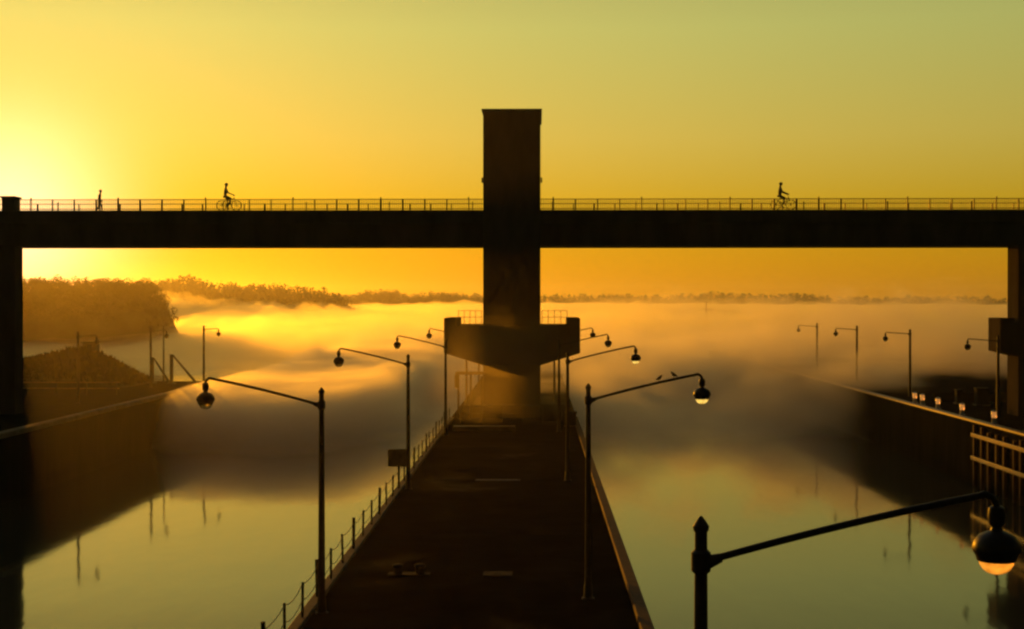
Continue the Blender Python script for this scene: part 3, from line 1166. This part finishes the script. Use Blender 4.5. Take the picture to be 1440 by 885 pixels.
def start(y_a, width, wob, seed):
    e = edge(y_a, width, wob, seed)
    return lambda x, Y: e(x, Y - 9 * (1 - sm(-36, -26, x)) - 14 * (1 - sm(-50, -36, x)) - 8 * sm(22, 32, x))


def wisp(label, blobs, dens, voxel, puff, grain, col=(1, 0.93, 0.68), g=0.7, seed=1):
    """one cloud of mist: ellipsoids merged into a single skin with a billowing surface"""
    bm = bmesh.new()
    for c, r in blobs:
        v = bmesh.ops.create_icosphere(bm, subdivisions=3, radius=1.0)['verts']
        for q in v:
            q.co = Vector((c[0] + q.co.x * r[0], c[1] + q.co.y * r[1], max(0.1, c[2] + q.co.z * r[2])))
    me = bpy.data.meshes.new('mist')
    bm.to_mesh(me)
    bm.free()
    o = bpy.data.objects.new('mist', me)
    COL.objects.link(o)
    me.materials.append(vol_mat('mist_air', dens, col, g))
    r_ = o.modifiers.new('merge', 'REMESH')
    r_.mode = 'VOXEL'
    r_.voxel_size = voxel
    for k, (st, sz) in enumerate(((puff, grain), (puff * 0.45, grain * 0.4))):
        tx = bpy.data.textures.new('billow', 'CLOUDS')
        tx.noise_scale = sz
        tx.noise_depth = 2
        tx.cloud_type = 'GRAYSCALE'
        d = o.modifiers.new('billow', 'DISPLACE')
        d.texture = tx
        d.texture_coords = 'GLOBAL'
        d.strength = st
        d.mid_level = 0.5
    sm_ = o.modifiers.new('soften', 'SMOOTH')
    sm_.iterations = 2
    return tag(o, label, kind='stuff')


W1, W2 = (1, 0.93, 0.72), (0.92, 0.86, 0.74)
mist_bank('broad layer of mist lying over the river', 0.0055, lambda x, y: (7.6 + min(3, y / 300)) * lee(x, y), 215, 2400, fan, edge(240, 70, 20, 1.0), 2.0, 20, g=0.8, col=W1, lo=0.45, hi=1.1)
mist_bank('second broad layer of mist lying over the river', 0.0055, lambda x, y: (6.6 + min(3, y / 300)) * lee(x, y), 205, 2300, fan, edge(235, 90, 30, 5.0), 44.0, 30, g=0.8, col=W1, lo=0.45, hi=1.1)
mist_bank('lower denser mist close over the water', 0.026, lambda x, y: 5.2 * lee(x, y), 215, 900, fan, edge(235, 60, 20, 2.0), 11.0, 18, g=0.8, col=W2)


def torn_mist_mat():
    """mist whose density breaks into wisps: thick at the water, torn at the top, thinning towards the locks"""
    m = vol_mat('torn_mist_air', 0.0, (0.92, 0.87, 0.82), 0.72)
    t = m.node_tree
    v = next(n for n in t.nodes if n.type == 'PRINCIPLED_VOLUME')

    def nd(kind, **kw):
        n = t.nodes.new(kind)
        for k, q in kw.items():
            setattr(n, k, q)
        return n

    def mth(op, a, b_=None, clamp=False):
        n = nd('ShaderNodeMath', operation=op)
        n.use_clamp = clamp
        for k, q in enumerate((a, b_)):
            if q is None:
                continue
            if isinstance(q, (int, float)):
                n.inputs[k].default_value = q
            else:
                t.links.new(q, n.inputs[k])
        return n.outputs[0]

    def step(src, a, b_, lo=0.0, hi=1.0):
        n = nd('ShaderNodeMapRange')
        n.interpolation_type = 'SMOOTHSTEP'
        n.inputs['From Min'].default_value = a
        n.inputs['From Max'].default_value = b_
        n.inputs['To Min'].default_value = lo
        n.inputs['To Max'].default_value = hi
        t.links.new(src, n.inputs['Value'])
        return n.outputs[0]

    tcv = nd('ShaderNodeTexCoord')
    xyz = nd('ShaderNodeSeparateXYZ')
    t.links.new(tcv.outputs['Object'], xyz.inputs[0])
    x, y, z = xyz.outputs
    mp_ = nd('ShaderNodeMapping')
    mp_.inputs['Scale'].default_value = (1.0, 0.65, 1.5)
    mp_.inputs['Rotation'].default_value = (0.0, 0.25, 0.5)
    t.links.new(tcv.outputs['Object'], mp_.inputs['Vector'])
    n = nd('ShaderNodeTexNoise')
    n.inputs['Scale'].default_value = 0.056
    n.inputs['Detail'].default_value = 3.0
    n.inputs['Roughness'].default_value = 0.7
    t.links.new(mp_.outputs['Vector'], n.inputs['Vector'])
    # threshold rises with height and near the front and side edges of the field
    thr = mth('MULTIPLY', z, 0.026)
    thr = mth('ADD', thr, 0.335)
    front = mth('ADD', y, mth('MULTIPLY', mth('ABSOLUTE', x), -0.05))
    thr = mth('ADD', thr, step(front, 94, 130, 0.62, 0.0))
    thr = mth('ADD', thr, step(y, 255, 325, 0.0, 0.6))
    thr = mth('ADD', thr, step(x, -110, -75, 0.6, 0.0))
    thr = mth('ADD', thr, step(x, 100, 140, 0.0, 0.6))
    # little mist over the left quay, more over the right one
    leftq = mth('MULTIPLY', step(x, -35.5, -30, 1.0, 0.0), step(y, 150, 200, 1.0, 0.5))
    thr = mth('ADD', thr, mth('MULTIPLY', leftq, 0.45))
    rightq = mth('MULTIPLY', step(x, 18, 30), step(y, 118, 150))
    thr = mth('ADD', thr, mth('MULTIPLY', rightq, -0.06))
    gap = mth('MULTIPLY', mth('MULTIPLY', step(x, -17, -11), step(x, -7, -3, 1.0, 0.0)), step(y, 150, 200, 1.0, 0.0))
    thr = mth('ADD', thr, mth('MULTIPLY', gap, 0.2))
    lcut = mth('MULTIPLY', mth('MULTIPLY', step(x, -22, -13, 1.0, 0.0), step(z, 3.8, 5.4)), step(y, 150, 195, 1.0, 0.0))
    thr = mth('ADD', thr, mth('MULTIPLY', lcut, 0.4))
    lend = mth('MULTIPLY', mth('MULTIPLY', step(x, -35, -29), step(x, -22, -10, 1.0, 0.0)), step(y, 98, 126))
    lend = mth('MULTIPLY', lend, step(z, 4.2, 6.2, 1.0, 0.0))
    thr = mth('ADD', thr, mth('MULTIPLY', lend, -0.5))
    d = mth('MULTIPLY', mth('SUBTRACT', n.outputs['Fac'], thr), 8.5, True)
    d = mth('MULTIPLY', d, mth('ADD', mth('MULTIPLY', lend, 0.14), 0.075))
    t.links.new(d, v.inputs['Density'])
    m.cycles.volume_step_rate = 0.3
    return m


mb = MB()
mb.box(-112, 142, 100, 328, 0.06, 15)
tag(mb.build('mist', torn_mist_mat()), 'torn wisps of mist drifting over both channels around the bridge', kind='stuff')
mist_bank('distant mist glowing along the horizon', 0.006, lambda x, y: 9.0 * lee(x, y), 850, 2400, fan, edge(900, 200, 60, 4.0), 31.0, 40, g=0.6, col=W1)
bl = []
for k in range(26):
    px = 226 + 250 * (k / 25) ** 1.1 + rnd.uniform(-4, 4)
    Y = rnd.uniform(630, 740)
    ytop = (404 + 14 * sm(220, 330, px) + 5 * sm(330, 460, px)) + rnd.uniform(0, 14)
    p = at(px, ytop, Y)
    r0 = rnd.uniform(5, 9) * (1 if px > 240 else 0.7)
    bl.append(((p.x, Y, p.z - r0), (r0 * 1.5, r0 * 1.5, r0)))
    bl.append(((p.x + 3, Y + 5, (p.z - r0) * 0.45), (r0 * 2.0, r0 * 2, p.z * 0.42)))
wisp('bright plume of mist rising before the wooded point', bl, 0.022, 1.5, 7.0, 7.0, g=0.7)
# thin steam about the foot of the pier: dense in the middle, gone before it reaches its box
m = vol_mat('pier_steam_air', 0.0, (1, 0.9, 0.75), 0.75)
t = m.node_tree
v = next(n for n in t.nodes if n.type == 'PRINCIPLED_VOLUME')
tcs = t.nodes.new('ShaderNodeTexCoord')
mps = t.nodes.new('ShaderNodeMapping')
mps.vector_type = 'POINT'
mps.inputs['Location'].default_value = (1.6 / 6.5, -93.5 / 4.5, -7.2 / 5.2)
mps.inputs['Scale'].default_value = (1 / 6.5, 1 / 4.5, 1 / 5.2)
ln = t.nodes.new('ShaderNodeVectorMath')
ln.operation = 'LENGTH'
nz = t.nodes.new('ShaderNodeTexNoise')
nz.inputs['Scale'].default_value = 0.35
nz.inputs['Detail'].default_value = 3
ma = t.nodes.new('ShaderNodeMath')
ma.operation = 'SUBTRACT'
mr = t.nodes.new('ShaderNodeMapRange')
mr.interpolation_type = 'SMOOTHSTEP'
mr.inputs['From Min'].default_value = 0.55
mr.inputs['From Max'].default_value = -0.45
mr.inputs['To Min'].default_value = 0.0
mr.inputs['To Max'].default_value = 0.06
t.links.new(tcs.outputs['Object'], mps.inputs['Vector'])
t.links.new(mps.outputs['Vector'], ln.inputs[0])
t.links.new(tcs.outputs['Object'], nz.inputs['Vector'])
t.links.new(ln.outputs['Value'], ma.inputs[0])
t.links.new(nz.outputs['Fac'], ma.inputs[1])
t.links.new(ma.outputs[0], mr.inputs['Value'])
t.links.new(mr.outputs[0], v.inputs['Density'])
m.cycles.volume_step_rate = 0.6
mb = MB()
mb.box(-8.4, 5.2, 88.8, 98.4, 4.35, 13.5)
tag(mb.build('mist', m), 'thin steam drifting past the foot of the bridge pier', kind='stuff')


def drift(label, px0, px1, y0, y1, Y0, Y1, n, r, dens, seed):
    q = random.Random(seed)
    bl = []
    for k in range(n):
        Y = q.uniform(Y0, Y1)
        p = at(q.uniform(px0, px1), q.uniform(y0, y1), Y)
        rr = q.uniform(0.6, 1.2) * r
        bl.append(((p.x, Y, p.z), (rr * q.uniform(1.4, 2.6), rr * 1.6, rr * q.uniform(0.4, 0.7))))
    return wisp(label, bl, dens, r * 0.16, r * 0.9, r * 0.9, g=0.68)


drift('bright torn drift of mist over the channel beyond the right row of lamps', 900, 1110, 446, 478, 300, 400, 12, 7.0, 0.022, 3)
drift('ragged wisps of mist along the horizon towards the right quay', 830, 1380, 428, 442, 480, 640, 16, 9.0, 0.012, 9)

# ------------------------------------------------------------------ render settings
sc.render.engine = 'CYCLES'
sc.cycles.use_denoising = True
try:
    sc.cycles.denoiser = 'OPENIMAGEDENOISE'
    sc.cycles.denoising_input_passes = 'RGB_ALBEDO_NORMAL'
except Exception:
    pass
sc.cycles.max_bounces = 10
sc.cycles.volume_bounces = 2
sc.cycles.use_adaptive_sampling = True
sc.cycles.adaptive_threshold = 0.04
sc.cycles.adaptive_min_samples = 64
sc.cycles.transparent_max_bounces = 256
sc.cycles.transmission_bounces = 6
sc.cycles.glossy_bounces = 3
sc.cycles.diffuse_bounces = 2
sc.cycles.sample_clamp_indirect = 4.0
sc.cycles.filter_width = 2.4
vs_ = sc.view_settings
vs_.view_transform = 'Standard'
vs_.look = 'None'
vs_.exposure = 0.0
vs_.gamma = 1.0
vs_.use_curve_mapping = False
